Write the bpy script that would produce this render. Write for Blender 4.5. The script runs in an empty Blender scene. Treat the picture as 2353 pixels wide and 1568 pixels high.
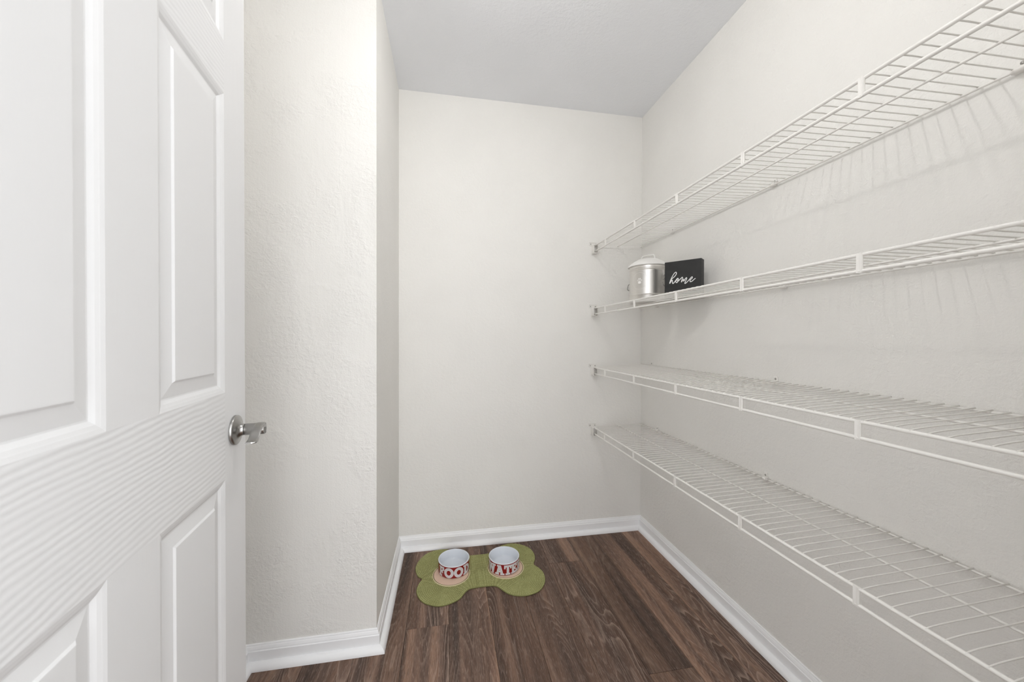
import bpy, bmesh, math, random
import numpy as np
from mathutils import Vector, Matrix

random.seed(7)
sc = bpy.context.scene
COL = sc.collection
PI = math.pi

# ------------------------------------------------------------------ camera, world, light, exposure
F_PX, W_PX = 840.69, 2353.0
cam_d = bpy.data.cameras.new('camera')
cam_d.sensor_fit = 'HORIZONTAL'
cam_d.sensor_width = 36.0
cam_d.lens = 36.0 * F_PX / W_PX
cam_d.clip_start = 0.02
cam_d.clip_end = 50
cam_d.dof.use_dof = True
cam_d.dof.focus_distance = 1.2
cam_d.dof.aperture_fstop = 7.0
cam = bpy.data.objects.new('camera', cam_d)
COL.objects.link(cam)
yaw, pitch, roll = 0.17591, -0.00792, 0.0025
fw = Vector((math.sin(yaw) * math.cos(pitch), math.cos(yaw) * math.cos(pitch), math.sin(pitch)))
rt = Vector((math.cos(yaw), -math.sin(yaw), 0))
up = rt.cross(fw)
rt2 = rt * math.cos(roll) + up * math.sin(roll)
up2 = up * math.cos(roll) - rt * math.sin(roll)
M = Matrix((rt2, up2, -fw)).transposed().to_4x4()
M.translation = (-1.13948, -2.01224, 1.13004)
cam.matrix_world = M
sc.camera = cam

WORLD_STRENGTH = 2.75
LAMP_POWER = 10.3
world = bpy.data.worlds.new('world')
sc.world = world
world.use_nodes = True
bg = world.node_tree.nodes['Background']
bg.inputs['Color'].default_value = (0.97, 0.985, 1.0, 1)
bg.inputs['Strength'].default_value = WORLD_STRENGTH

LAMP = Vector((-0.93, -1.19, 2.335))
ld = bpy.data.lights.new('closet_bulb_light', 'POINT')
ld.energy = LAMP_POWER
ld.color = (1.0, 0.98, 0.95)
ld.shadow_soft_size = 0.032
lo = bpy.data.objects.new('closet_bulb_light', ld)
lo.location = LAMP
COL.objects.link(lo)

HALL_POWER = 15.0
hd = bpy.data.lights.new('hall_area_light', 'AREA')   # area light added for the unseen hall source behind the camera
hd.shape = 'RECTANGLE'
hd.size, hd.size_y = 0.9, 1.3
hd.energy = HALL_POWER
hd.color = (0.98, 0.99, 1.0)
ho = bpy.data.objects.new('hall_area_light', hd)
ho.location = (-1.0, -3.9, 1.55)
ho.rotation_euler = (PI / 2, 0, 0)
COL.objects.link(ho)

vs = sc.view_settings
vs.view_transform = 'Standard'
vs.look = 'None'
vs.gamma = 1.0
vs.use_curve_mapping = False
vs.exposure = 0.03
sc.cycles.max_bounces = 12
sc.cycles.diffuse_bounces = 8
sc.cycles.glossy_bounces = 6

# ------------------------------------------------------------------ room dimensions (metres; x=0 right wall, y=0 back wall)
RW, RC, RW2, RY, RH = 1.3905, 0.6227, 1.8187, -1.86, 2.44   # recess half, jut depth, far left, front wall, height

# ------------------------------------------------------------------ material helpers
def new_mat(name):
    m = bpy.data.materials.new(name)
    m.use_nodes = True
    return m, m.node_tree.nodes, m.node_tree.links, m.node_tree.nodes['Principled BSDF']

def simple(name, col, rough=0.5, metal=0.0, spec=None, coat=0.0):
    m, n, l, b = new_mat(name)
    b.inputs['Base Color'].default_value = (*col, 1)
    b.inputs['Roughness'].default_value = rough
    b.inputs['Metallic'].default_value = metal
    if spec is not None:
        b.inputs['Specular IOR Level'].default_value = spec
    b.inputs['Coat Weight'].default_value = coat
    return m

def math_node(n, l, op, a, b=None, clamp=False):
    x = n.new('ShaderNodeMath'); x.operation = op; x.use_clamp = clamp
    for i, v in enumerate((a, b)):
        if v is None: continue
        if isinstance(v, (int, float)): x.inputs[i].default_value = v
        else: l.new(v, x.inputs[i])
    return x.outputs[0]

def noise(n, l, vec, scale, detail=2.0, rough=0.5, dist=0.0):
    x = n.new('ShaderNodeTexNoise')
    x.inputs['Scale'].default_value = scale
    x.inputs['Detail'].default_value = detail
    x.inputs['Roughness'].default_value = rough
    x.inputs['Distortion'].default_value = dist
    if vec is not None: l.new(vec, x.inputs['Vector'])
    return x.outputs['Fac']

def mapping(n, l, vec, scale=(1, 1, 1), rot=(0, 0, 0), loc=(0, 0, 0)):
    x = n.new('ShaderNodeMapping')
    x.inputs['Scale'].default_value = scale
    x.inputs['Rotation'].default_value = rot
    x.inputs['Location'].default_value = loc
    l.new(vec, x.inputs['Vector'])
    return x.outputs[0]

def maprange(n, l, v, a, b, c, d):
    x = n.new('ShaderNodeMapRange')
    x.inputs[1].default_value = a; x.inputs[2].default_value = b
    x.inputs[3].default_value = c; x.inputs[4].default_value = d
    l.new(v, x.inputs[0])
    return x.outputs[0]

def ramp(n, l, v, stops):
    x = n.new('ShaderNodeValToRGB')
    e = x.color_ramp.elements
    while len(e) < len(stops): e.new(0.5)
    for i, (p, c) in enumerate(stops):
        e[i].position = p; e[i].color = (*c, 1)
    l.new(v, x.inputs[0])
    return x.outputs[0]

def mix(n, l, f, a, b, mode='MIX'):
    x = n.new('ShaderNodeMix'); x.data_type = 'RGBA'; x.blend_type = mode
    for s, v in ((x.inputs[0], f), (x.inputs[6], a), (x.inputs[7], b)):
        if isinstance(v, (int, float)): s.default_value = v
        elif isinstance(v, tuple): s.default_value = (*v, 1)
        else: l.new(v, s)
    return x.outputs[2]

def bump(n, l, b, h, strength, dist, normal=None):
    x = n.new('ShaderNodeBump')
    x.inputs['Strength'].default_value = strength
    x.inputs['Distance'].default_value = dist
    l.new(h, x.inputs['Height'])
    if normal is not None: l.new(normal, x.inputs['Normal'])
    l.new(x.outputs[0], b.inputs['Normal'])
    return x.outputs[0]

def wall_mat(name, col, amount=1.0, patch_lo=0.55, rough=0.6):
    m, n, l, b = new_mat(name)
    tc = n.new('ShaderNodeTexCoord').outputs['Object']
    wob = noise(n, l, tc, 3.0, 3.0)
    c = mix(n, l, maprange(n, l, wob, 0.35, 0.65, 0, 1), tuple(x * 0.985 for x in col), tuple(min(1, x * 1.012) for x in col))
    l.new(c, b.inputs['Base Color'])
    b.inputs['Roughness'].default_value = rough
    b.inputs['Specular IOR Level'].default_value = 0.3
    # roller texture: patches of coarse knock-down between smoother trowelled areas, with slanting trowel streaks
    patch = maprange(n, l, noise(n, l, tc, 4.2, 3.0, 0.5, 0.8), 0.42, 0.56, patch_lo, 1.0)
    grit = noise(n, l, mapping(n, l, tc, (1, 1, 1.15)), 62.0, 4.0, 0.62, 0.5)
    fine = noise(n, l, tc, 210.0, 3.0, 0.6)
    streak = noise(n, l, mapping(n, l, tc, (1, 1, 1), (0, 0.55, 0)), 1.0, 3.0)
    sm = mapping(n, l, tc, (70, 70, 3.5), (0, -0.5, 0))
    streak = noise(n, l, sm, 1.0, 3.0, 0.6)
    h = math_node(n, l, 'ADD', math_node(n, l, 'MULTIPLY', grit, patch), math_node(n, l, 'MULTIPLY', fine, 0.22))
    h = math_node(n, l, 'ADD', h, math_node(n, l, 'MULTIPLY', streak, 0.16))
    bump(n, l, b, h, 0.55 * amount, 0.0042)
    return m

WALL_COL = (0.80, 0.790, 0.764)
M_wall = wall_mat('wall_paint', WALL_COL, 1.1)
M_wall_rough = wall_mat('wall_paint_coarse', WALL_COL, 1.65, 0.12)
M_ceil = wall_mat('ceiling_paint', (0.83, 0.845, 0.875), 0.8)
M_trim = simple('trim_paint', (0.87, 0.875, 0.89), 0.38)
M_vinyl = simple('white_vinyl_coating', (0.80, 0.785, 0.755), 0.38)
M_plastic = simple('white_plastic', (0.78, 0.765, 0.735), 0.42)
M_screw = simple('screw_steel', (0.36, 0.35, 0.33), 0.4, 0.8)
M_nickel = simple('satin_nickel', (0.36, 0.352, 0.34), 0.27, 1.0)
M_black = simple('black_gap', (0.02, 0.02, 0.02), 0.8)

def brushed(name, col, rough):
    m, n, l, b = new_mat(name)
    tc = n.new('ShaderNodeTexCoord').outputs['Object']
    f = noise(n, l, mapping(n, l, tc, (4, 4, 900)), 1.0, 3.0, 0.6)
    l.new(maprange(n, l, f, 0.3, 0.7, rough - 0.02, rough + 0.03), b.inputs['Roughness'])
    b.inputs['Metallic'].default_value = 1.0
    b.inputs['Base Color'].default_value = (*col, 1)
    b.inputs['Anisotropic'].default_value = 0.55
    bump(n, l, b, f, 0.015, 0.0003)
    return m
M_tin = brushed('brushed_tin', (0.74, 0.72, 0.69), 0.30)

def door_mat(name, axis):
    """white embossed door skin: axis 'x' = rail (wavy grain along the rail), 'z' = stile or panel (grain upright)"""
    m, n, l, b = new_mat(name)
    tc = n.new('ShaderNodeTexCoord').outputs['Object']
    b.inputs['Base Color'].default_value = (0.72, 0.722, 0.728, 1)
    b.inputs['Roughness'].default_value = 0.42
    if axis == 'x':
        sep = n.new('ShaderNodeSeparateXYZ'); l.new(tc, sep.inputs[0])
        wob = noise(n, l, mapping(n, l, tc, (9, 1, 16)), 1.0, 2.5, 0.55)
        wob2 = noise(n, l, mapping(n, l, tc, (2.2, 1, 5)), 1.0, 1.0)
        ph = math_node(n, l, 'ADD', math_node(n, l, 'MULTIPLY', sep.outputs[2], 720.0), math_node(n, l, 'MULTIPLY', wob, 9.0))
        ph = math_node(n, l, 'ADD', ph, math_node(n, l, 'MULTIPLY', wob2, 16.0))
        ph = math_node(n, l, 'ADD', ph, math_node(n, l, 'MULTIPLY', sep.outputs[0], 40.0))
        s = math_node(n, l, 'SINE', ph)
        s = math_node(n, l, 'MULTIPLY', s, maprange(n, l, noise(n, l, mapping(n, l, tc, (3, 1, 30)), 1.0, 2.0), 0.25, 0.75, 0.25, 1.0))
        bump(n, l, b, s, 0.26, 0.00075)
    else:
        ring = noise(n, l, mapping(n, l, tc, (14, 14, 1.6)), 1.0, 2.0, 0.5)
        s = math_node(n, l, 'SINE', math_node(n, l, 'MULTIPLY', ring, 60.0))
        g = noise(n, l, mapping(n, l, tc, (420, 420, 16)), 1.0, 3.0, 0.6)
        s = math_node(n, l, 'ADD', math_node(n, l, 'MULTIPLY', s, 0.16), math_node(n, l, 'MULTIPLY', g, 0.5))
        bump(n, l, b, s, 0.35, 0.0005)
    return m
M_door_rail = door_mat('door_skin_rail', 'x')
M_door_stile = door_mat('door_skin_stile', 'z')

def wood_mat():
    m, n, l, b = new_mat('walnut_vinyl_plank')
    tc = n.new('ShaderNodeTexCoord').outputs['Object']
    oi = n.new('ShaderNodeObjectInfo').outputs['Random']
    off = n.new('ShaderNodeCombineXYZ')
    l.new(math_node(n, l, 'MULTIPLY', oi, 37.0), off.inputs[0])
    l.new(math_node(n, l, 'MULTIPLY', oi, 91.0), off.inputs[1])
    l.new(math_node(n, l, 'MULTIPLY', oi, 53.0), off.inputs[2])
    va = n.new('ShaderNodeVectorMath'); va.operation = 'ADD'
    l.new(tc, va.inputs[0]); l.new(off.outputs[0], va.inputs[1])
    v = va.outputs[0]
    # cathedral figure: contour lines of a stretched smooth field
    fld = noise(n, l, mapping(n, l, v, (8.5, 1.15, 1)), 1.0, 1.6, 0.42, 0.35)
    jit = noise(n, l, mapping(n, l, v, (60, 5, 1)), 1.0, 2.0)
    ph = math_node(n, l, 'ADD', math_node(n, l, 'MULTIPLY', fld, 26.0), math_node(n, l, 'MULTIPLY', jit, 0.35))
    fr = math_node(n, l, 'FRACT', ph)
    band = ramp(n, l, fr, [(0.0, (0.25,) * 3), (0.10, (1, 1, 1)), (0.30, (0.62,) * 3), (0.8, (0.36,) * 3), (1.0, (0.25,) * 3)])
    stripe = noise(n, l, mapping(n, l, v, (26, 0.55, 1)), 1.0, 2.0, 0.5)
    tone = math_node(n, l, 'ADD', math_node(n, l, 'MULTIPLY', stripe, 0.9), math_node(n, l, 'MULTIPLY', fld, 0.5))
    base = ramp(n, l, maprange(n, l, tone, 0.48, 0.92, 0, 1), [(0.0, (0.058, 0.040, 0.033)), (0.35, (0.120, 0.076, 0.058)), (0.62, (0.205, 0.128, 0.095)), (1.0, (0.36, 0.232, 0.168))])
    greyish = maprange(n, l, noise(n, l, mapping(n, l, v, (16, 0.7, 1), (0, 0, 0), (2, 7, 0)), 1.0, 2.0), 0.42, 0.62, 0.0, 0.5)
    base = mix(n, l, greyish, base, mix(n, l, 0.62, base, (0.098, 0.078, 0.070)))
    lightw = (0.42, 0.315, 0.26)
    figmask = maprange(n, l, noise(n, l, mapping(n, l, v, (7, 1.4, 1), (0, 0, 0), (5, 3, 0)), 1.0, 1.0), 0.42, 0.62, 0.10, 0.62)
    c = mix(n, l, math_node(n, l, 'MULTIPLY', maprange(n, l, band, 0.45, 1.0, 0, 1), figmask), base, lightw)
    pores = noise(n, l, mapping(n, l, v, (560, 34, 1)), 1.0, 3.0, 0.65)
    c = mix(n, l, maprange(n, l, pores, 0.55, 0.68, 0, 0.50), c, (0.46, 0.36, 0.305))
    dark = noise(n, l, mapping(n, l, v, (460, 26, 1), (0, 0, 0), (9, 9, 0)), 1.0, 3.0, 0.65)
    c = mix(n, l, maprange(n, l, dark, 0.50, 0.68, 0, 0.62), c, (0.062, 0.045, 0.038))
    pt = maprange(n, l, oi, 0, 1, 0.72, 1.10)
    hsv = n.new('ShaderNodeHueSaturation')
    hsv.inputs['Saturation'].default_value = 1.08
    l.new(pt, hsv.inputs['Value']); l.new(c, hsv.inputs['Color'])
    l.new(hsv.outputs[0], b.inputs['Base Color'])
    b.inputs['Roughness'].default_value = 0.5
    b.inputs['Specular IOR Level'].default_value = 0.18
    bump(n, l, b, pores, 0.12, 0.0005)
    return m
M_wood = wood_mat()

# ------------------------------------------------------------------ mesh helpers
def link_mesh(name, verts, faces, mat, parent=None, smooth=False):
    me = bpy.data.meshes.new(name)
    me.from_pydata([tuple(v) for v in verts], [], faces)
    me.update()
    if mat is not None: me.materials.append(mat)
    if smooth:
        for p in me.polygons: p.use_smooth = True
    o = bpy.data.objects.new(name, me)
    COL.objects.link(o)
    if parent is not None: o.parent = parent
    return o

def bm_link(name, bm, mat, parent=None, smooth=False, auto=None):
    me = bpy.data.meshes.new(name)
    bmesh.ops.recalc_face_normals(bm, faces=bm.faces[:])
    bm.to_mesh(me); bm.free()
    me.materials.append(mat)
    if smooth or auto is not None:
        for p in me.polygons: p.use_smooth = True
        if auto is not None: me.set_sharp_from_angle(angle=math.radians(auto))
    o = bpy.data.objects.new(name, me)
    COL.objects.link(o)
    if parent is not None: o.parent = parent
    return o

def empty(name, loc=(0, 0, 0), rz=0.0):
    o = bpy.data.objects.new(name, None)
    o.empty_display_size = 0.05
    o.location = loc; o.rotation_euler = (0, 0, rz)
    COL.objects.link(o)
    return o

def tag(o, label=None, cat=None, group=None, kind=None):
    if label: o['label'] = label
    if cat: o['category'] = cat
    if group: o['group'] = group
    if kind: o['kind'] = kind
    return o

def add_box(bm, x0, x1, y0, y1, z0, z1, bev=0.0, seg=1):
    r = bmesh.ops.create_cube(bm, size=1.0)
    vs_ = r['verts']
    bmesh.ops.scale(bm, vec=(x1 - x0, y1 - y0, z1 - z0), verts=vs_)
    bmesh.ops.translate(bm, vec=((x0 + x1) / 2, (y0 + y1) / 2, (z0 + z1) / 2), verts=vs_)
    if bev > 0:
        es = list({e for v in vs_ for e in v.link_edges})
        bmesh.ops.bevel(bm, geom=es, offset=bev, segments=seg, affect='EDGES', profile=0.5)

def add_tube(bm, pts, r, seg=8, closed=False, cap=True):
    pts = [Vector(p) for p in pts]
    N = len(pts); rings = []
    rr = r if hasattr(r, '__len__') else [r] * N
    pu = None
    for i, p in enumerate(pts):
        if closed: t = pts[(i + 1) % N] - pts[i - 1]
        else: t = pts[min(i + 1, N - 1)] - pts[max(i - 1, 0)]
        t.normalize()
        if pu is None:
            a = Vector((0, 0, 1)) if abs(t.z) < 0.9 else Vector((1, 0, 0))
            u = t.cross(a).normalized()
        else:
            u = (pu - t * pu.dot(t)).normalized()
        pu = u
        w = t.cross(u)
        rings.append([bm.verts.new(p + (u * math.cos(2 * PI * k / seg) + w * math.sin(2 * PI * k / seg)) * rr[i]) for k in range(seg)])
    for i in range(N if closed else N - 1):
        A, B = rings[i], rings[(i + 1) % N]
        for k in range(seg):
            bm.faces.new((A[k], A[(k + 1) % seg], B[(k + 1) % seg], B[k]))
    if cap and not closed:
        bm.faces.new(rings[0][::-1]); bm.faces.new(rings[-1])

def add_lathe(bm, prof, seg=48, center=(0, 0, 0), axis='z', close=False):
    """prof: list of (radius, height); revolved about z (or y)"""
    c = Vector(center); rings = []
    def P(r, h, k):
        a = 2 * PI * k / seg
        if axis == 'z': return c + Vector((r * math.cos(a), r * math.sin(a), h))
        return c + Vector((r * math.cos(a), h, r * math.sin(a)))
    for r, h in prof:
        if r < 1e-6: rings.append([bm.verts.new(P(0, h, 0))])
        else: rings.append([bm.verts.new(P(r, h, k)) for k in range(seg)])
    for A, B in zip(rings[:-1], rings[1:]):
        if len(A) == 1 and len(B) == 1: continue
        for k in range(seg):
            k2 = (k + 1) % seg
            if len(A) == 1: bm.faces.new((A[0], B[k2], B[k]))
            elif len(B) == 1: bm.faces.new((A[k], A[k2], B[0]))
            else: bm.faces.new((A[k], A[k2], B[k2], B[k]))

def catmull(pts, n=6, closed=False):
    pts = [np.array(p, float) for p in pts]; N = len(pts); out = []
    for i in range(N if closed else N - 1):
        p1, p2 = pts[i], pts[(i + 1) % N]
        p0 = pts[i - 1] if (closed or i > 0) else 2 * p1 - p2
        p3 = pts[(i + 2) % N] if (closed or i + 2 < N) else 2 * p2 - p1
        for k in range(n):
            t = k / n
            out.append(0.5 * (2 * p1 + (p2 - p0) * t + (2 * p0 - 5 * p1 + 4 * p2 - p3) * t * t + (3 * p1 - p0 - 3 * p2 + p3) * t ** 3))
    if not closed: out.append(pts[-1])
    return out

def dup(o, parent, loc=None, name=None):
    c = o.copy(); COL.objects.link(c); c.parent = parent
    if loc is not None: c.location = loc
    return c

def box_obj(name, x0, x1, y0, y1, z0, z1, mat, parent=None, bev=0.0):
    bm = bmesh.new(); add_box(bm, x0, x1, y0, y1, z0, z1, bev)
    return bm_link(name, bm, mat, parent)

def struct(o, label=None):
    o['kind'] = 'structure'
    if label: o['label'] = label
    return o

# ------------------------------------------------------------------ the setting
T = 0.11
struct(box_obj('wall_right', 0, T, RY - T, T, 0, RH, M_wall), 'long beige wall carrying the four wire shelves')
struct(box_obj('wall_back', -RW, 0, 0, T, 0, RH, M_wall), 'beige end wall behind the pet bowls')
# left return and the face of the jutting corner: one slab each, meeting at the outside corner
struct(box_obj('wall_left', -RW - T, -RW, -RC + T, T, 0, RH, M_wall), 'narrow shaded beige return wall left of the bowls')
struct(box_obj('wall_left_face', -RW2 - T, -RW, -RC, -RC + T, 0, RH, M_wall_rough), 'coarse textured beige wall facing the doorway beside the door')
struct(box_obj('wall_far_left', -RW2 - T, -RW2, RY - T, -RC, 0, RH, M_wall), 'beige wall behind the open door')
DX0, DX1, DZ = -1.476, -0.752, 2.045      # doorway opening
bm = bmesh.new()
add_box(bm, -RW2, DX0 - 0.02, RY - T, RY, 0, RH)
add_box(bm, DX1 + 0.02, 0, RY - T, RY, 0, RH)
add_box(bm, DX0 - 0.02, DX1 + 0.02, RY - T, RY, DZ + 0.02, RH)
struct(bm_link('wall_front', bm, M_wall), 'beige wall with the doorway')
struct(box_obj('ceiling', -RW2 - T, T, RY - T, T, RH, RH + 0.1, M_ceil), 'pale blue grey textured ceiling')
bm = bmesh.new()                           # door jamb lining and casing
add_box(bm, DX0 - 0.02, DX0, RY - T - 0.004, RY + 0.004, 0, DZ + 0.02)
add_box(bm, DX1, DX1 + 0.02, RY - T - 0.004, RY + 0.004, 0, DZ + 0.02)
add_box(bm, DX0, DX1, RY - T - 0.004, RY + 0.004, DZ, DZ + 0.02)
struct(bm_link('trim_1', bm, M_trim), 'white door jamb lining')

floor = struct(box_obj('floor', -RW2 - T, T, -3.0, T, -0.06, -0.0065, M_black), 'dark brown wood plank floor')
seams = [0.0] + [-0.137 - 0.1655 * k for k in range(11)] + [-1.93]
joints = {0: [-1.08], 1: [-1.32], 2: [-0.891, -2.111], 3: [-0.25, -1.47, -2.69], 4: [-1.17, -2.39], 5: [-1.12, -2.15], 6: [-1.33, -2.55],
          7: [-0.556, -1.776], 8: [-1.07, -2.29], 9: [-1.38], 10: [-1.24], 11: [-0.9]}
for i in range(len(seams) - 1):
    x1, x0 = seams[i], seams[i + 1]
    ys = [0.0] + joints.get(i, []) + [-3.0]
    for y1, y0 in zip(ys[:-1], ys[1:]):
        bm = bmesh.new()
        g = 0.00045
        add_box(bm, x0 + g, x1 - g, y0 + g, y1 - g, -0.0064, 0.0, 0.0007)
        bm_link('plank', bm, M_wood, floor)

# baseboards: ogee-topped board with a quarter-round shoe, mitred along the wall line
path = [Vector((0, RY)), Vector((0, 0)), Vector((-RW, 0)), Vector((-RW, -RC)), Vector((-RW2, -RC)), Vector((-RW2, RY))]
names = ['baseboard_right', 'baseboard_back', 'baseboard_left', 'baseboard_left_face', 'baseboard_far_left']
prof_board = [(0.0, 0.0), (0.0125, 0.0), (0.0125, 0.0535), (0.0118, 0.0548), (0.0100, 0.0556), (0.0094, 0.0600), (0.0068, 0.0668), (0.0050, 0.0690), (0.0046, 0.0722), (0.0030, 0.0740), (0.0, 0.0740)]
prof_shoe = [(0.0125, 0.0)] + [(0.0125 + 0.0205 * math.cos(a), 0.0215 * math.sin(a)) for a in [PI / 2 * k / 7 for k in range(8)]]
def left_n(a, b):
    d = (b - a).normalized()
    return Vector((-d.y, d.x))
def mitre(i):
    if i == 0: return left_n(path[0], path[1])
    if i == len(path) - 1: return left_n(path[-2], path[-1])
    n1, n2 = left_n(path[i - 1], path[i]), left_n(path[i], path[i + 1])
    s = n1 + n2
    return s / (1 + n1.dot(n2))
for i, nm in enumerate(names):
    par = None
    for part, prof in (('board', prof_board), ('shoe', prof_shoe)):
        verts, N = [], len(prof)
        for end in (i, i + 1):
            mv = mitre(end)
            for d, z in prof:
                q = path[end] + mv * d
                verts.append((q.x, q.y, z))
        faces = [(k, (k + 1) % N, N + (k + 1) % N, N + k) for k in range(N)] + [tuple(range(N))[::-1], tuple(range(N, 2 * N))]
        if part == 'board':
            par = link_mesh(nm, verts, faces, M_trim)
            struct(par, 'white ogee baseboard')
        else:
            o = link_mesh('shoe_molding', verts, faces, M_trim, par)
            for p in o.data.polygons: p.use_smooth = len(p.vertices) == 4
            o.data.set_sharp_from_angle(angle=math.radians(35))

# ------------------------------------------------------------------ the open six-panel door (local x from latch edge to hinge, y out of the face, z up)
door = empty('door_1', (-1.56386, -1.14464, 0.0), math.radians(-82.0))
tag(door, 'white six panel door standing open at the left with a satin lever', None, None, 'structure')
DW, DT, D0, D1 = 0.700, 0.035, 0.012, 2.035
xs = [0.0, 0.098, 0.302, 0.398, 0.602, 0.700]
zs = [D0, 0.240, 0.863, 1.026, 1.586, 1.683, 1.925, D1]
def door_slab(name, x0, x1, z0, z1, mat):
    bm = bmesh.new(); add_box(bm, x0, x1, -DT, 0.0, z0, z1)
    return bm_link(name, bm, mat, door)
door_slab('stile', xs[0], xs[1], zs[0], zs[7], M_door_stile)
door_slab('stile', xs[4], xs[5], zs[0], zs[7], M_door_stile)
for k in (0, 2, 4, 6):
    door_slab('rail', xs[1], xs[4], zs[k], zs[k + 1], M_door_rail)
for k in (1, 3, 5):
    door_slab('mullion', xs[2], xs[3], zs[k], zs[k + 1], M_door_stile)
PANEL = [(0.0, 0.0), (0.0050, -0.0022), (0.0062, -0.0030), (0.0100, -0.0052), (0.0112, -0.0064), (0.0150, -0.0104), (0.0170, -0.0108), (0.0375, -0.0052), (0.0405, -0.0012), (0.0420, -0.0010)]
for k in (1, 3, 5):
    for i in (1, 3):
        x0, x1, z0, z1 = xs[i], xs[i + 1], zs[k], zs[k + 1]
        verts, faces = [], []
        for d, y in PANEL:
            verts += [(x0 + d, 0.6 * y, z0 + d), (x1 - d, 0.6 * y, z0 + d), (x1 - d, 0.6 * y, z1 - d), (x0 + d, 0.6 * y, z1 - d)]
        L = len(PANEL)
        for r in range(L - 1):
            for s in range(4):
                faces.append((4 * r + s, 4 * r + (s + 1) % 4, 4 * r + 4 + (s + 1) % 4, 4 * r + 4 + s))
        faces.append((4 * L - 4, 4 * L - 3, 4 * L - 2, 4 * L - 1))
        b0 = len(verts)
        verts += [(x0, -DT + 0.002, z0), (x1, -DT + 0.002, z0), (x1, -DT + 0.002, z1), (x0, -DT + 0.002, z1)]
        for s in range(4): faces.append((s, b0 + s, b0 + (s + 1) % 4, (s + 1) % 4))
        faces.append((b0 + 3, b0 + 2, b0 + 1, b0))
        link_mesh('panel', verts, faces, M_door_stile, door)
# lever set
HX, HZ = 0.0555, 0.9455
lever = empty('door_handle', (HX, 0, HZ)); lever.parent = door
lever.scale = (0.88, 0.95, 0.88)
lever['label'] = 'satin nickel lever handle'
bm = bmesh.new()
add_lathe(bm, [(0.0, 0.0), (0.0325, 0.0), (0.0335, 0.001), (0.0335, 0.0045), (0.0325, 0.0058), (0.0300, 0.0068), (0.0220, 0.0085), (0.0160, 0.0115), (0.0132, 0.0150), (0.0125, 0.0185), (0.0, 0.0185)], 56, axis='y')
bm_link('rosette', bm, M_nickel, lever, auto=40)
bm = bmesh.new()
add_lathe(bm, [(0.0, 0.0185), (0.0118, 0.0185), (0.0118, 0.0195), (0.0, 0.0195)], 40, axis='y')
bm_link('collar', bm, M_black, lever, auto=40)
bm = bmesh.new()                       # spindle hub, its free end carrying an arched dark plate
add_lathe(bm, [(0.0, 0.0195), (0.0125, 0.0195), (0.0130, 0.0202), (0.0130, 0.0530), (0.0122, 0.0552), (0.0, 0.0555)], 40, axis='y')
bm_link('hub', bm, M_nickel, lever, auto=40)
arc = [(0.0065 * math.cos(a), 0.0045 * math.sin(a)) for a in [PI * k / 10 for k in range(11)]]
outl = [(x, z - 0.0015) for x, z in arc] + [(-0.0065, -0.0115), (0.0065, -0.0115)]
verts = [(x, 0.0552, z) for x, z in outl] + [(x, 0.0560, z) for x, z in outl]
N = len(outl)
link_mesh('hub_notch_shade', verts, [tuple(range(N, 2 * N)), tuple(range(N))[::-1]] + [(k, (k + 1) % N, N + (k + 1) % N, N + k) for k in range(N)], simple('shadowed_nickel', (0.20, 0.195, 0.185), 0.4, 1.0), lever)  # flat plate; shade of the hollow end is put into its darker colour
ctr = catmull([(-0.010, 0.0085), (0.000, 0.0125), (0.014, 0.0122), (0.028, 0.0085), (0.042, 0.0010), (0.054, -0.0075), (0.064, -0.0120), (0.074, -0.0133), (0.079, -0.0128)], 5)
bm = bmesh.new()
th_ = 0.0019; rows = []
for i, p in enumerate(ctr):
    t = (ctr[min(i + 1, len(ctr) - 1)] - ctr[max(i - 1, 0)]); t /= np.linalg.norm(t)
    nn = np.array([-t[1], t[0]])
    s = i / (len(ctr) - 1)
    ya = 0.0405 + 0.0015 * s; yb = 0.0552 + 0.0055 * min(1, s * 1.3)
    if s > 0.88: yb -= 0.006 * ((s - 0.88) / 0.12) ** 2
    sec = []
    for k in range(9):
        y = ya + (yb - ya) * k / 8
        edge = 0.55 if k in (0, 8) else 1.0
        sec.append((p[0] + nn[0] * th_ * edge, y, p[1] + nn[1] * th_ * edge))
    for k in range(8, -1, -1):
        y = ya + (yb - ya) * k / 8
        edge = 0.55 if k in (0, 8) else 1.0
        sec.append((p[0] - nn[0] * th_ * edge, y, p[1] - nn[1] * th_ * edge))
    rows.append([bm.verts.new(q) for q in sec])
for A, B in zip(rows[:-1], rows[1:]):
    for k in range(18): bm.faces.new((A[k], A[(k + 1) % 18], B[(k + 1) % 18], B[k]))
bm.faces.new(rows[0]); bm.faces.new(rows[-1][::-1])
bm_link('lever_blade', bm, M_nickel, lever, auto=50)

# ------------------------------------------------------------------ ceiling lamp (just out of frame, the room's own light)
lamp = empty('ceiling_light', (LAMP.x, LAMP.y, RH))
tag(lamp, 'bare round bulb in a white porcelain ceiling socket', 'light')
bm = bmesh.new()
add_lathe(bm, [(0.0, 0.0), (0.055, 0.0), (0.055, -0.008), (0.040, -0.020), (0.024, -0.030), (0.0, -0.030)], 32)
bm_link('socket', bm, M_plastic, lamp, auto=40)
m, n, l, b = new_mat('bulb_glass')
b.inputs['Base Color'].default_value = (1, 1, 1, 1)
b.inputs['Emission Color'].default_value = (1.0, 0.95, 0.88, 1)
b.inputs['Emission Strength'].default_value = 4.0
b.inputs['Alpha'].default_value = 0.06        # clear glass glowing from the filament inside
bm = bmesh.new()
add_lathe(bm, [(0.0, -0.151)] + [(0.046 * math.sin(a), -0.105 - 0.046 * math.cos(a)) for a in [PI * k / 12 for k in range(1, 11)]] + [(0.016, -0.030)], 24)
bulb = bm_link('bulb', bm, m, lamp, smooth=True)

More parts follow.
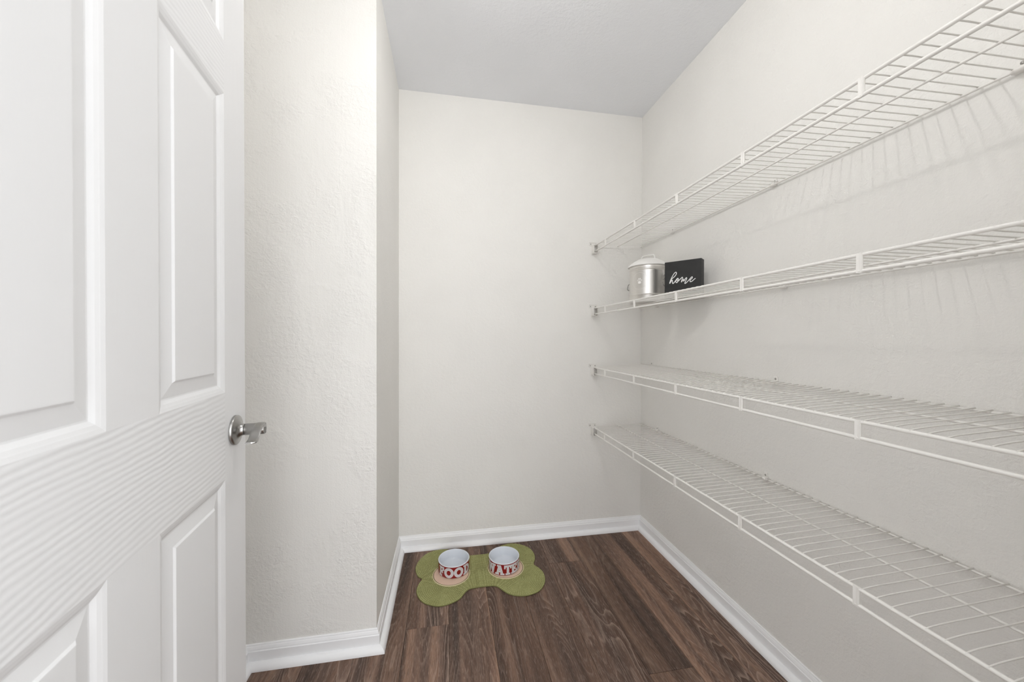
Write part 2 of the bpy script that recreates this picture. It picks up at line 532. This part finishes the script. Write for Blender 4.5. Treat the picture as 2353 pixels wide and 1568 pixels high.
# ------------------------------------------------------------------ wire shelves
WIRE_LEN = 0.2985
def make_shelf(zb, drop, label, clips, first=None):
    """zb: height of the back rod's centre; drop: how far the front rod hangs below it"""
    sh = empty('wire_shelf', (0, 0, zb))
    tag(sh, label, 'shelf', 'white wire shelves along the right wall')
    y0, y1 = RY + 0.02, -0.004
    zf = -drop; zl = zf - 0.0335; zm = -0.48 * drop
    def rod(name, x, z, r, seg=10):
        bm = bmesh.new(); add_tube(bm, [(x, y0, z), (x, y1, z)], r, seg)
        return bm_link(name, bm, M_vinyl, sh, auto=60)
    rod('back_rod', -0.0095, 0.0, 0.0027)
    rod('middle_rod', -0.1540, zm, 0.0027)
    rod('front_rod', -0.3020, zf, 0.0039, 12)
    rod('lip_rod', -0.3025, zl, 0.0040, 12)
    # cross wires every inch, arched from the middle rod down over the front rod
    zt = 0.0027 + 0.0013
    zm2, zf2 = zm + zt, zf + 0.0034
    def lin(x, bow): return zm2 + (zf2 - zm2) * (x + 0.154) / -0.148 + bow
    pts = catmull([(-0.0045, zt), (-0.08, (zt + zm2) / 2), (-0.154, zm2), (-0.215, lin(-0.215, 0.0009)), (-0.262, lin(-0.262, 0.0018)), (-0.290, lin(-0.290, 0.0012)), (-0.302, zf2), (-0.3042, zf + 0.0022)], 2)
    bm = bmesh.new(); add_tube(bm, [(p[0], 0, p[1]) for p in pts], 0.00145, 6)
    w0 = bm_link('cross_wire', bm, M_vinyl, sh, smooth=True)
    ys = []
    y = -1.1747
    while y < -0.012: y += 0.02555
    y -= 0.02555
    while y > y0 + 0.004: ys.append(y); y -= 0.02555
    w0.location = (0, ys[0], 0)
    for y in ys[1:]: dup(w0, sh, (0, y, 0))
    # flat straps between the front rod and the lip rod
    s0 = None
    for y in (-0.166, -0.475, -0.783, -1.090, -1.395, -1.70):
        if s0 is None:
            sec = [(-0.0065, -0.3045), (-0.0045, -0.3068), (0.0, -0.3056), (0.0045, -0.3068), (0.0065, -0.3045), (0.0045, -0.3005), (-0.0045, -0.3005)]
            v, f, k = [], [], len(sec)
            zz = [zl - 0.0035, zl + 0.004, zf - 0.004, zf + 0.0036]
            for zc in zz: v += [(xx, yy, zc) for yy, xx in sec]
            for r in range(len(zz) - 1):
                for q in range(k): f.append((r * k + q, r * k + (q + 1) % k, (r + 1) * k + (q + 1) % k, (r + 1) * k + q))
            f += [tuple(range(k))[::-1], tuple(range(3 * k, 4 * k))]
            s0 = link_mesh('strut', v, f, M_vinyl, sh)
            s0.location = (0, y, 0)
        else: dup(s0, sh, (0, y, 0))
    # end bracket on the back wall: a deep cup round both front rods with a screw plate above
    bm = bmesh.new()
    xa, xb, za, zb_ = -0.3155, -0.2885, zl - 0.0125, zf + 0.0045
    def rrect(x0, x1, z0, z1, r):
        o = []
        for cx, cz, a0 in ((x1 - r, z1 - r, 0), (x0 + r, z1 - r, 1), (x0 + r, z0 + r, 2), (x1 - r, z0 + r, 3)):
            for q in range(5):
                a = PI / 2 * (a0 + q / 4); o.append((cx + r * math.cos(a), cz + r * math.sin(a)))
        return o
    outer, inner = rrect(xa, xb, za, zb_, 0.006), rrect(xa + 0.0032, xb - 0.0032, za + 0.0032, zb_ - 0.0030, 0.0045)
    K = len(outer)
    def ring(loop, y): return [bm.verts.new((x, y, z)) for x, z in loop]
    OA, OB, IB, IA = ring(outer, -0.001), ring(outer, -0.036), ring(inner, -0.036), ring(inner, -0.008)
    for A, B in ((OA, OB), (OB, IB), (IB, IA)):
        for q in range(K): bm.faces.new((A[q], A[(q + 1) % K], B[(q + 1) % K], B[q]))
    bm.faces.new(OA); bm.faces.new(IA)
    fl = rrect(xa - 0.0030, xb + 0.0030, za - 0.0030, zb_, 0.008)   # flange hugging the wall
    FA, FB = ring(fl, -0.0003), ring(fl, -0.0035)
    for q in range(K): bm.faces.new((FA[q], FA[(q + 1) % K], FB[(q + 1) % K], FB[q]))
    bm.faces.new(FA); bm.faces.new(FB)
    add_box(bm, -0.3290, -0.2850, -0.0050, -0.0003, zf + 0.0035, zf + 0.0215, 0.0018, 2)
    add_box(bm, -0.3290, -0.2850, -0.0090, -0.0003, zf + 0.0185, zf + 0.0215, 0.0012, 1)
    br = bm_link('end_bracket', bm, M_plastic, sh, auto=40)
    for x in (-0.3215, -0.2925):
        bm = bmesh.new(); add_lathe(bm, [(0.0, -0.0062), (0.0030, -0.0058), (0.0033, -0.0045), (0.0033, -0.001)], 12, center=(x, 0, zf + 0.0110), axis='y')
        bm_link('screw', bm, M_screw, br, smooth=True)
    # wall clips gripping the back rod
    c0 = s0 = None
    for y in clips:
        if c0 is None:
            bm = bmesh.new()
            add_box(bm, -0.0045, -0.0003, -0.0070, 0.0070, -0.002, 0.0225, 0.0016, 2)
            add_tube(bm, [(-0.0095, -0.0085, 0.0), (-0.0095, 0.0120, 0.0)], 0.0056, 12)
            add_box(bm, -0.0095, -0.0003, -0.0085, 0.0120, -0.0056, 0.0040, 0.0015, 1)
            c0 = bm_link('wall_clip', bm, M_plastic, sh, auto=40)
            c0.location = (0, y, 0)
            bm = bmesh.new()
            add_lathe(bm, [(0.0, 0.0012), (0.0030, 0.0010), (0.0036, 0.0), (0.0036, -0.001)], 12)
            bmesh.ops.rotate(bm, verts=bm.verts[:], cent=(0, 0, 0), matrix=Matrix.Rotation(-PI / 2, 3, 'Y'))
            bmesh.ops.translate(bm, verts=bm.verts[:], vec=(-0.0048, 0, 0.0130))
            s0 = bm_link('screw', bm, M_screw, c0, smooth=True)
        else:
            c = dup(c0, sh, (0, y, 0)); dup(s0, c)
    return sh
make_shelf(1.6720, 0.0090, 'topmost white wire shelf, nearest the ceiling and empty', (-0.3097, -0.9016, -1.4650))
make_shelf(1.3075, 0.0045, 'white wire shelf holding the metal canister and black sign', (-0.1712, -0.9454))
make_shelf(0.9760, 0.0165, 'empty white wire shelf just below the one with the canister', (-0.1222, -0.9114))
make_shelf(0.6245, 0.0105, 'lowest white wire shelf, closest to the floor', (-0.1821, -0.8737))
SHELF_TOP = 1.3075 + 0.0027 + 0.0026

# ------------------------------------------------------------------ canister on the second shelf
cx, cy, cz, cr = -0.146, -0.320, SHELF_TOP + 0.0004, 0.090
tin = empty('canister', (cx, cy, cz), math.atan2(-0.559, -0.829))     # local +x faces the printed side
tag(tin, 'round brushed metal canister with white lid and paw print beside the black sign', 'canister')
bm = bmesh.new()
add_lathe(bm, [(0.0, 0.003), (0.082, 0.003), (0.086, 0.0), (0.0895, 0.0015), (0.0895, 0.0290), (0.0905, 0.0310), (0.0895, 0.0330), (0.0885, 0.0345), (0.0890, 0.1430), (0.0902, 0.1465), (0.0902, 0.1495), (0.0888, 0.1515), (0.0902, 0.1535), (0.0902, 0.1575), (0.0885, 0.1600), (0.0885, 0.1760), (0.0, 0.1760)], 72)
bm_link('body', bm, M_tin, tin, auto=30)
M_cream = simple('white_enamel', (0.83, 0.82, 0.80), 0.35)
bm = bmesh.new()
add_lathe(bm, [(0.0, 0.1740), (0.0900, 0.1735), (0.0945, 0.1720), (0.0965, 0.1735), (0.0968, 0.1760), (0.0935, 0.1815), (0.0840, 0.1905), (0.0700, 0.2000), (0.0520, 0.2085), (0.0505, 0.2105), (0.0300, 0.2135), (0.0, 0.2145)], 72)
lid = bm_link('lid', bm, M_cream, tin, auto=30)
hp = catmull([(0, -0.0350, 0.2100), (0, -0.0345, 0.2210), (0, -0.0310, 0.2300), (0, -0.0230, 0.2335), (0, 0.0, 0.2340), (0, 0.0230, 0.2335), (0, 0.0310, 0.2300), (0, 0.0345, 0.2210), (0, 0.0350, 0.2100)], 4)
bm = bmesh.new(); add_tube(bm, hp, 0.0026, 10)
bm_link('lid_handle', bm, M_cream, lid, smooth=True)
M_wire = simple('dark_steel_wire', (0.30, 0.29, 0.275), 0.3, 1.0)
for s in (-1, 1):
    bm = bmesh.new()
    add_box(bm, -0.011, 0.011, s * 0.0900 - 0.0012, s * 0.0900 + 0.0012, 0.122, 0.148, 0.0006)
    add_tube(bm, [(-0.011, s * 0.0922, 0.123), (0.011, s * 0.0922, 0.123)], 0.0030, 8)
    ear = bm_link('ear', bm, M_tin, tin, auto=40)
    ear.rotation_euler = (0, 0, math.radians(-10.0))
    q = s * 0.0935; f_ = s * 0.0105
    lp = catmull([(-0.010, q, 0.1235), (-0.0105, q + f_ * 0.15, 0.112), (-0.012, q + f_ * 0.35, 0.103), (-0.0255, q + f_ * 0.55, 0.093), (-0.0275, q + f_ * 0.85, 0.078), (-0.0235, q + f_, 0.0690), (0.0, q + f_ * 1.1, 0.0660), (0.0235, q + f_, 0.0690), (0.0275, q + f_ * 0.85, 0.078), (0.0255, q + f_ * 0.55, 0.093), (0.012, q + f_ * 0.35, 0.103), (0.0105, q + f_ * 0.15, 0.112), (0.010, q, 0.1235)], 3)
    bm = bmesh.new(); add_tube(bm, lp, 0.0017, 8)
    bm_link('bail', bm, M_wire, ear, smooth=True)
# printed paw in a ring, wrapped on the body
M_print = simple('pale_print', (0.86, 0.845, 0.82), 0.5)
def on_tin(u, z, r=0.0893):      # u = arc length to the viewer's right of the print's centre
    a = u / r
    return (r * math.cos(a), r * math.sin(a), z)
bm = bmesh.new()
LZ = 0.0960
rA = [bm.verts.new(on_tin(0.0405 * math.cos(2 * PI * k / 64), LZ + 0.0410 * math.sin(2 * PI * k / 64))) for k in range(64)]
rB = [bm.verts.new(on_tin(0.0393 * math.cos(2 * PI * k / 64), LZ + 0.0398 * math.sin(2 * PI * k / 64))) for k in range(64)]
for k in range(64): bm.faces.new((rA[k], rA[(k + 1) % 64], rB[(k + 1) % 64], rB[k]))
bm_link('printed_ring', bm, M_print, tin)
bm = bmesh.new()
def blob(cu, cz_, ru, rz, tilt=0.0, shape=None):
    N_ = 20; v = []
    for k in range(N_):
        a = 2 * PI * k / N_
        uu, ww = ru * math.cos(a), rz * math.sin(a)
        if shape: uu, ww = shape(uu, ww)
        u2 = uu * math.cos(tilt) - ww * math.sin(tilt); w2 = uu * math.sin(tilt) + ww * math.cos(tilt)
        v.append(bm.verts.new(on_tin(cu + u2, cz_ + w2, 0.08935)))
    bm.faces.new(v)
blob(-0.0094, LZ + 0.0030, 0.0026, 0.0042, 0.30)
blob(-0.0034, LZ + 0.0098, 0.0028, 0.0048, 0.08)
blob(0.0040, LZ + 0.0098, 0.0028, 0.0048, -0.08)
blob(0.0100, LZ + 0.0030, 0.0026, 0.0042, -0.30)
blob(0.0003, LZ - 0.0066, 0.0086, 0.0075, 0.0, lambda u, w: (u * (1 - 0.055e3 * max(w, 0)), w if w > -0.004 else w * (0.86 + 6 * abs(u))))
bm_link('printed_paw', bm, M_print, tin)

# ------------------------------------------------------------------ black "home" block sign
th = math.radians(-38.4)
dr = Vector((-math.sin(th), -math.cos(th), 0))          # along the face, towards its right end
sign = empty('block_sign', (-0.1684, -0.4984, SHELF_TOP + 0.0003), math.atan2(dr.y, dr.x))
tag(sign, 'black wooden block sign with white script lettering standing beside the canister', 'sign')
bm = bmesh.new(); add_box(bm, 0, 0.152, 0, 0.043, 0, 0.1605, 0.0009, 2)
M_blk, n, l, b = new_mat('black_painted_wood')
tc = n.new('ShaderNodeTexCoord').outputs['Object']
l.new(ramp(n, l, noise(n, l, tc, 30.0, 4.0), [(0.3, (0.010, 0.010, 0.010)), (0.7, (0.019, 0.019, 0.019))]), b.inputs['Base Color'])
b.inputs['Roughness'].default_value = 0.55
bm_link('block', bm, M_blk, sign)
HOME = [(0.0215, 0.064), (0.0232, 0.0691), (0.0256, 0.077), (0.0295, 0.0863), (0.0342, 0.0955), (0.0398, 0.1045), (0.0448, 0.1099), (0.0487, 0.1116), (0.051, 0.1088), (0.0501, 0.1026), (0.0463, 0.0964), (0.0399, 0.09), (0.0328, 0.0852), (0.0289, 0.0804), (0.0249, 0.0711), (0.0222, 0.0639), (0.0239, 0.066), (0.0278, 0.0716), (0.0314, 0.0776), (0.0335, 0.0781), (0.0341, 0.0739), (0.034, 0.0673), (0.0358, 0.0625), (0.0386, 0.0635), (0.0429, 0.0686), (0.0478, 0.0748), (0.0527, 0.0809), (0.0568, 0.0842), (0.0589, 0.081), (0.0594, 0.0758), (0.0584, 0.0715), (0.0556, 0.0673), (0.0525, 0.0648), (0.0494, 0.0665), (0.0484, 0.071), (0.0499, 0.0753), (0.0534, 0.0801), (0.0545, 0.0756), (0.0556, 0.0718), (0.0577, 0.0708), (0.0626, 0.0747), (0.0688, 0.0807), (0.074, 0.0856), (0.0764, 0.0861), (0.0768, 0.0835), (0.0744, 0.0757), (0.0718, 0.0661), (0.0734, 0.067), (0.0772, 0.0725), (0.081, 0.078), (0.0817, 0.0757), (0.081, 0.0699), (0.0824, 0.0687), (0.0858, 0.0738), (0.0902, 0.081), (0.0933, 0.0828), (0.094, 0.0795), (0.0917, 0.0725), (0.0883, 0.0648), (0.0861, 0.0596), (0.0873, 0.0578), (0.091, 0.0595), (0.0972, 0.0654), (0.1052, 0.0736), (0.1113, 0.0809), (0.1153, 0.0841), (0.1173, 0.0824), (0.1163, 0.0786), (0.112, 0.0747), (0.1086, 0.0715), (0.1075, 0.0672), (0.1087, 0.0639), (0.112, 0.0635), (0.1174, 0.0666), (0.1234, 0.0717), (0.1294, 0.0765)]
hp = catmull([(a_, 0.0, z_) for a_, z_ in HOME], 3)
bm = bmesh.new(); add_tube(bm, hp, 0.00165, 8)
bmesh.ops.scale(bm, vec=(1, 0.3, 1), verts=bm.verts[:])
o = bm_link('lettering', bm, simple('white_lettering', (0.9, 0.9, 0.9), 0.5), sign, smooth=True)
o.location = (0, -0.0003, 0)

# ------------------------------------------------------------------ bone-shaped braided mat
MX, MY = -0.985, -0.250
BONE = [(-1.075, -0.100), (-1.1, -0.068), (-1.13, -0.049), (-1.157, -0.041), (-1.195, -0.043), (-1.233, -0.059), (-1.264, -0.093), (-1.283, -0.137), (-1.289, -0.178), (-1.284, -0.213), (-1.271, -0.246), (-1.252, -0.268), (-1.264, -0.297), (-1.272, -0.336), (-1.267, -0.371), (-1.25, -0.408), (-1.224, -0.435), (-1.183, -0.454), (-1.153, -0.456), (-1.116, -0.445), (-1.084, -0.426), (-1.064, -0.396), (-1.049, -0.378), (-1.029, -0.369), (-0.972, -0.366), (-0.929, -0.369), (-0.91, -0.381), (-0.893, -0.404), (-0.871, -0.432), (-0.841, -0.449), (-0.803, -0.457), (-0.762, -0.451), (-0.727, -0.433), (-0.701, -0.4), (-0.687, -0.366), (-0.683, -0.318), (-0.695, -0.281), (-0.713, -0.248), (-0.698, -0.207), (-0.691, -0.163), (-0.701, -0.113), (-0.73, -0.076), (-0.766, -0.055), (-0.802, -0.048), (-0.841, -0.057), (-0.868, -0.074), (-0.886, -0.100), (-0.91, -0.116), (-0.95, -0.121), (-1.02, -0.121), (-1.055, -0.117)]
outline = np.array([p[:2] for p in catmull([(x - MX, y - MY) for x, y in BONE], 8, closed=True)])
seglen = np.linalg.norm(np.roll(outline, -1, 0) - outline, axis=1)
arcpos = np.concatenate([[0], np.cumsum(seglen)[:-1]])
STEP = 0.0022
gx = np.arange(-0.312, 0.312, STEP); gy = np.arange(-0.216, 0.220, STEP)
GX, GY = np.meshgrid(gx, gy, indexing='ij')
P = np.stack([GX.ravel(), GY.ravel()], 1)
dist = np.empty(len(P)); near = np.empty(len(P), int)
for s in range(0, len(P), 6000):
    d2 = ((P[s:s + 6000, None, :] - outline[None]) ** 2).sum(2)
    near[s:s + 6000] = d2.argmin(1); dist[s:s + 6000] = np.sqrt(d2.min(1))
inside = np.zeros(len(P), bool)
xo, yo = outline[:, 0], outline[:, 1]; xn, yn = np.roll(xo, -1), np.roll(yo, -1)
for a0, b0, a1, b1 in zip(xo, yo, xn, yn):
    cross = ((b0 > P[:, 1]) != (b1 > P[:, 1]))
    if b1 != b0:
        inside ^= cross & (P[:, 0] < (a1 - a0) * (P[:, 1] - b0) / (b1 - b0) + a0)
sd = np.where(inside, dist, -dist)
ROW = 0.0078
def rowh(d): return np.abs(np.sin(PI * np.clip(d, 0, None) / ROW)) ** 0.6
uarc = arcpos[near]
zmat = 0.0040 + 0.0020 * rowh(sd) + 0.0004 * np.sin(2 * PI * uarc / 0.0115 + 1.7 * np.floor(sd / ROW))
keepv = sd > -STEP * 1.1
Pm = P.copy()
mv = keepv & (sd < 0)
Pm[mv] = outline[near[mv]]
zmat[sd < 0.0006] = 0.0012
idx = -np.ones(len(P), int)
NX, NY = len(gx), len(gy)
kv = keepv.reshape(NX, NY); sdg = sd.reshape(NX, NY)
faces_ = []
full = kv[:-1, :-1] & kv[1:, :-1] & kv[1:, 1:] & kv[:-1, 1:]
anyin = (sdg[:-1, :-1] > 0) | (sdg[1:, :-1] > 0) | (sdg[1:, 1:] > 0) | (sdg[:-1, 1:] > 0)
ii, jj = np.nonzero(full & anyin)
quad = np.stack([ii * NY + jj, (ii + 1) * NY + jj, (ii + 1) * NY + jj + 1, ii * NY + jj + 1], 1)
used = np.unique(quad); idx[used] = np.arange(len(used))
quad = idx[quad]
mat_root = empty('bone_mat', (MX, MY, 0.0))
tag(mat_root, 'green braided dog bone shaped feeding mat on the wood floor', 'mat')
M_braid, n, l, b = new_mat('green_braid')
at = n.new('ShaderNodeAttribute'); at.attribute_name = 'braid'
sep = n.new('ShaderNodeSeparateXYZ'); l.new(at.outputs['Vector'], sep.inputs[0])
rowf = math_node(n, l, 'FRACT', math_node(n, l, 'DIVIDE', sep.outputs[1], ROW))
vee = math_node(n, l, 'ABSOLUTE', math_node(n, l, 'SUBTRACT', rowf, 0.5))
ph = math_node(n, l, 'ADD', math_node(n, l, 'MULTIPLY', sep.outputs[0], 2 * PI / 0.0105), math_node(n, l, 'MULTIPLY', vee, 7.0))
st = math_node(n, l, 'SINE', ph)
tc = n.new('ShaderNodeTexCoord').outputs['Object']
nz = noise(n, l, tc, 320.0, 3.0, 0.6)
big = noise(n, l, tc, 16.0, 3.0, 0.6)
k_ = math_node(n, l, 'ADD', math_node(n, l, 'MULTIPLY', st, 0.10), math_node(n, l, 'MULTIPLY', nz, 0.9))
k_ = math_node(n, l, 'ADD', k_, math_node(n, l, 'MULTIPLY', math_node(n, l, 'SUBTRACT', big, 0.5), 0.35))
gap = maprange(n, l, vee, 0.26, 0.47, 1.0, 0.0)
colr = ramp(n, l, maprange(n, l, k_, 0.15, 0.8, 0, 1), [(0.0, (0.150, 0.150, 0.055)), (0.45, (0.345, 0.350, 0.150)), (1.0, (0.56, 0.56, 0.285))])
colr = mix(n, l, gap, (0.215, 0.215, 0.088), colr)
l.new(colr, b.inputs['Base Color'])
b.inputs['Roughness'].default_value = 0.95
b.inputs['Specular IOR Level'].default_value = 0.1
bump(n, l, b, k_, 0.6, 0.0015)
braid = link_mesh('braided_body', [(*Pm[i], zmat[i]) for i in used], [tuple(int(x) for x in q) for q in quad], M_braid, mat_root, smooth=True)
at_ = braid.data.attributes.new('braid', 'FLOAT_VECTOR', 'POINT')
at_.data.foreach_set('vector', np.stack([uarc[used], sd[used], np.zeros(len(used))], 1).astype(np.float32).ravel())
bm = bmesh.new()
ol = outline[::3]
add_tube(bm, [(x * 0.995, y * 0.993, 0.0030) for x, y in ol], 0.0026, 8, closed=True)
edge = bm_link('edge_cord', bm, M_braid, mat_root, smooth=True)
M_peach, n, l, b = new_mat('peach_cotton')
tc = n.new('ShaderNodeTexCoord').outputs['Object']
wv = n.new('ShaderNodeTexWave'); wv.inputs['Scale'].default_value = 60; wv.inputs['Distortion'].default_value = 1.5
l.new(mapping(n, l, tc, (1, 1, 1), (0, 0, 0.6)), wv.inputs['Vector'])
l.new(mix(n, l, wv.outputs['Fac'], (0.66, 0.47, 0.36), (0.76, 0.57, 0.45)), b.inputs['Base Color'])
b.inputs['Roughness'].default_value = 0.95
bump(n, l, b, wv.outputs['Fac'], 0.4, 0.001)
M_cord = simple('cream_cord', (0.66, 0.57, 0.37), 0.9)
M_olive = simple('olive_thread', (0.17, 0.16, 0.06), 0.95)
for px, py in ((-1.1175, -0.2565), (-0.8545, -0.2500)):
    x, y = px - MX, py - MY
    bm = bmesh.new(); add_lathe(bm, [(0.0, 0.0076), (0.0835, 0.0076), (0.0840, 0.0030)], 56, center=(x, y, 0))
    pad = bm_link('bowl_pad', bm, M_peach, mat_root)
    for nm, rr, tr, mm in (('piping', 0.0865, 0.0023, M_cord), ('thread', 0.0828, 0.0016, M_olive)):
        bm = bmesh.new()
        add_tube(bm, [(x + rr * math.cos(2 * PI * k / 72), y + rr * math.sin(2 * PI * k / 72), 0.0066) for k in range(72)], tr, 8, closed=True)
        bm_link(nm, bm, mm, pad, smooth=True)

# ------------------------------------------------------------------ pet bowls
M_red = simple('red_glaze', (0.235, 0.005, 0.008), 0.16, coat=0.3)
M_por = simple('white_porcelain', (0.70, 0.735, 0.79), 0.12, coat=0.2)
M_let, n, l, b = new_mat('speckled_white_letters')
tc = n.new('ShaderNodeTexCoord').outputs['Object']
l.new(ramp(n, l, noise(n, l, tc, 900.0, 2.0), [(0.35, (0.50, 0.48, 0.51)), (0.65, (0.72, 0.70, 0.73))]), b.inputs['Base Color'])
M_outline = simple('white_letter_edge', (0.88, 0.84, 0.85), 0.4)
# slab letters: polygons on a 0..w by 0..1 cell
def rect(x0, y0, x1, y1): return [(x0, y0), (x1, y0), (x1, y1), (x0, y1)]
S, TH = 0.27, 0.20
def letter(ch):
    if ch == 'F':
        return 0.80, [rect(0.10, 0, 0.37, 1), rect(0, 0, 0.50, 0.16), rect(0, 0.84, 0.37, 1), rect(0.37, 0.80, 0.80, 1), rect(0.62, 0.62, 0.80, 0.80), rect(0.37, 0.42, 0.58, 0.60), rect(0.48, 0.32, 0.62, 0.70)]
    if ch == 'E':
        return 0.82, [rect(0.10, 0, 0.37, 1), rect(0, 0.84, 0.37, 1), rect(0, 0, 0.37, 0.16), rect(0.37, 0.80, 0.80, 1), rect(0.62, 0.64, 0.80, 0.80), rect(0.37, 0.42, 0.56, 0.60), rect(0.46, 0.33, 0.60, 0.69), rect(0.37, 0, 0.82, 0.20), rect(0.64, 0.20, 0.82, 0.37)]
    if ch == 'T':
        return 0.86, [rect(0.295, 0, 0.565, 1), rect(0.15, 0, 0.71, 0.17), rect(0, 0.80, 0.86, 1), rect(0, 0.62, 0.16, 0.80), rect(0.70, 0.62, 0.86, 0.80)]
    if ch == 'A':
        return 1.0, [[(0.10, 0.0), (0.34, 0.0), (0.62, 1.0), (0.38, 1.0)], [(0.66, 0.0), (0.92, 0.0), (0.64, 1.0), (0.38, 1.0)], rect(0.26, 0.25, 0.74, 0.42), rect(0.0, 0, 0.44, 0.16), rect(0.56, 0, 1.0, 0.16), rect(0.22, 0.84, 0.62, 1.0)]
    if ch == 'W':
        return 1.16, [[(0.08, 1), (0.34, 1), (0.46, 0), (0.26, 0)], [(0.26, 0), (0.46, 0), (0.68, 0.9), (0.50, 0.9)], [(0.50, 0.9), (0.68, 0.9), (0.90, 0), (0.70, 0)], [(0.70, 0), (0.90, 0), (1.08, 1), (0.84, 1)], rect(0, 0.84, 0.42, 1), rect(0.42, 0.80, 0.74, 0.95), rect(0.76, 0.84, 1.16, 1)]
    if ch == 'R':
        polys = [rect(0.10, 0, 0.37, 1), rect(0, 0.84, 0.37, 1), rect(0, 0, 0.47, 0.16), [(0.37, 0.46), (0.60, 0.46), (0.80, 0.0), (0.52, 0.0)], rect(0.52, 0, 0.90, 0.16)]
        polys += arc_polys(0.37, 0.72, 0.45, 0.28, 0.19, 0.10, -PI / 2, PI / 2)
        return 0.90, polys
    if ch == 'D':
        polys = [rect(0.10, 0, 0.37, 1), rect(0, 0.84, 0.37, 1), rect(0, 0, 0.37, 0.16)]
        polys += arc_polys(0.37, 0.5, 0.50, 0.50, 0.24, 0.30, -PI / 2, PI / 2)
        return 0.87, polys
    if ch == 'O':
        return 1.0, arc_polys(0.5, 0.5, 0.50, 0.52, 0.22, 0.25, 0, 2 * PI, 28)
def arc_polys(x, y, ra, rb, ia, ib, a0, a1, N_=14):
    out = []
    for k in range(N_):
        p, q = a0 + (a1 - a0) * k / N_, a0 + (a1 - a0) * (k + 1) / N_
        out.append([(x + ra * math.cos(p), y + rb * math.sin(p)), (x + ra * math.cos(q), y + rb * math.sin(q)), (x + ia * math.cos(q), y + ib * math.sin(q)), (x + ia * math.cos(p), y + ib * math.sin(p))])
    return out
BR = 0.0750
def make_bowl(px, py, cells, label, group):
    z0 = 0.0079
    root = empty('pet_bowl', (px, py, z0))
    tag(root, label, 'bowl', group)
    bm = bmesh.new()
    add_lathe(bm, [(0.0, 0.0), (0.0715, 0.0), (0.0735, 0.0012), (0.0748, 0.0030), (BR, 0.0050), (BR, 0.0515), (0.0748, 0.0522)], 72)
    bm_link('outer_wall', bm, M_red, root, auto=40)
    bm = bmesh.new()
    add_lathe(bm, [(0.0748, 0.0520), (0.0750, 0.0540), (0.0743, 0.0556), (0.0725, 0.0562), (0.0708, 0.0556), (0.0700, 0.0540), (0.0690, 0.0180), (0.0672, 0.0115), (0.0630, 0.0078), (0.0560, 0.0062), (0.0, 0.0058)], 72)
    bm_link('liner', bm, M_por, root, smooth=True)
    to_cam = (Vector((-1.1395, -2.0122)) - Vector((px, py))).normalized()
    rgt = Vector((-to_cam.y, to_cam.x))
    for ch, a0, a1 in cells:
        w, polys = letter(ch)
        H0, HH = 0.0042, 0.0445
        a0, a1 = math.radians(a0), math.radians(a1)
        letter_o = None
        for layer, (grow, rad, mm, nm) in enumerate(((0.0, BR + 0.0006, M_outline, 'letter'), (-0.0011, BR + 0.0009, M_let, 'letter_face'))):
            bm = bmesh.new()
            for k, pl in enumerate(polys):
                pts = [Vector((x * (a1 - a0) / w * BR, y * HH)) for x, y in pl]
                c = sum(pts, Vector((0, 0))) / len(pts)
                if grow and ch in 'ODR' and len(polys) > 8:
                    # arcs: shrink only across the stroke
                    pass
                if grow:
                    A = sum(pts[i].x * pts[(i + 1) % 4].y - pts[(i + 1) % 4].x * pts[i].y for i in range(4))
                    sgn = 1 if A > 0 else -1
                    lines = []
                    for i in range(4):
                        d = pts[(i + 1) % 4] - pts[i]
                        nn = Vector((-d.y, d.x)).normalized() * sgn
                        is_arc = len(polys) > 12 and ch in 'ODR' and (k >= len(polys) - (28 if ch == 'O' else 14))
                        off = 0.0 if (is_arc and i in (1, 3)) else -grow
                        lines.append((pts[i] + nn * off, d))
                    new = []
                    for i in range(4):
                        p1, d1 = lines[i - 1]; p2, d2 = lines[i]
                        den = d1.x * d2.y - d1.y * d2.x
                        if abs(den) < 1e-12: new.append(pts[i]); continue
                        t = ((p2.x - p1.x) * d2.y - (p2.y - p1.y) * d2.x) / den
                        new.append(p1 + d1 * t)
                    pts = new
                # wrap in thin vertical strips so the polygon follows the wall
                G = 6
                grid = [[None] * (G + 1) for _ in range(G + 1)]
                for i in range(G + 1):
                    for j in range(G + 1):
                        u, v = i / G, j / G
                        q = (pts[0] * (1 - u) + pts[1] * u) * (1 - v) + (pts[3] * (1 - u) + pts[2] * u) * v
                        a = a0 + q.x / BR
                        d = to_cam * math.cos(a) + rgt * math.sin(a)
                        grid[i][j] = bm.verts.new((d.x * rad, d.y * rad, H0 + q.y))
                for i in range(G):
                    for j in range(G): bm.faces.new((grid[i][j], grid[i + 1][j], grid[i + 1][j + 1], grid[i][j + 1]))
            if layer == 0: letter_o = bm_link(nm, bm, mm, root, smooth=True)
            else: bm_link(nm, bm, mm, letter_o, smooth=True)
    return root
make_bowl(-1.105, -0.222, [('F', -62, -37), ('O', -36.4, -0.8), ('O', 0.2, 35), ('D', 36, 68)], 'red bowl lettered FOOD with white inside, left bowl on the green mat', 'red lettered pet bowls')
make_bowl(-0.862, -0.242, [('W', -76, -31), ('A', -33.5, 1.5), ('T', 0.5, 28), ('E', 27, 54), ('R', 55, 84)], 'red bowl lettered WATER with white inside, right bowl on the green mat', 'red lettered pet bowls')
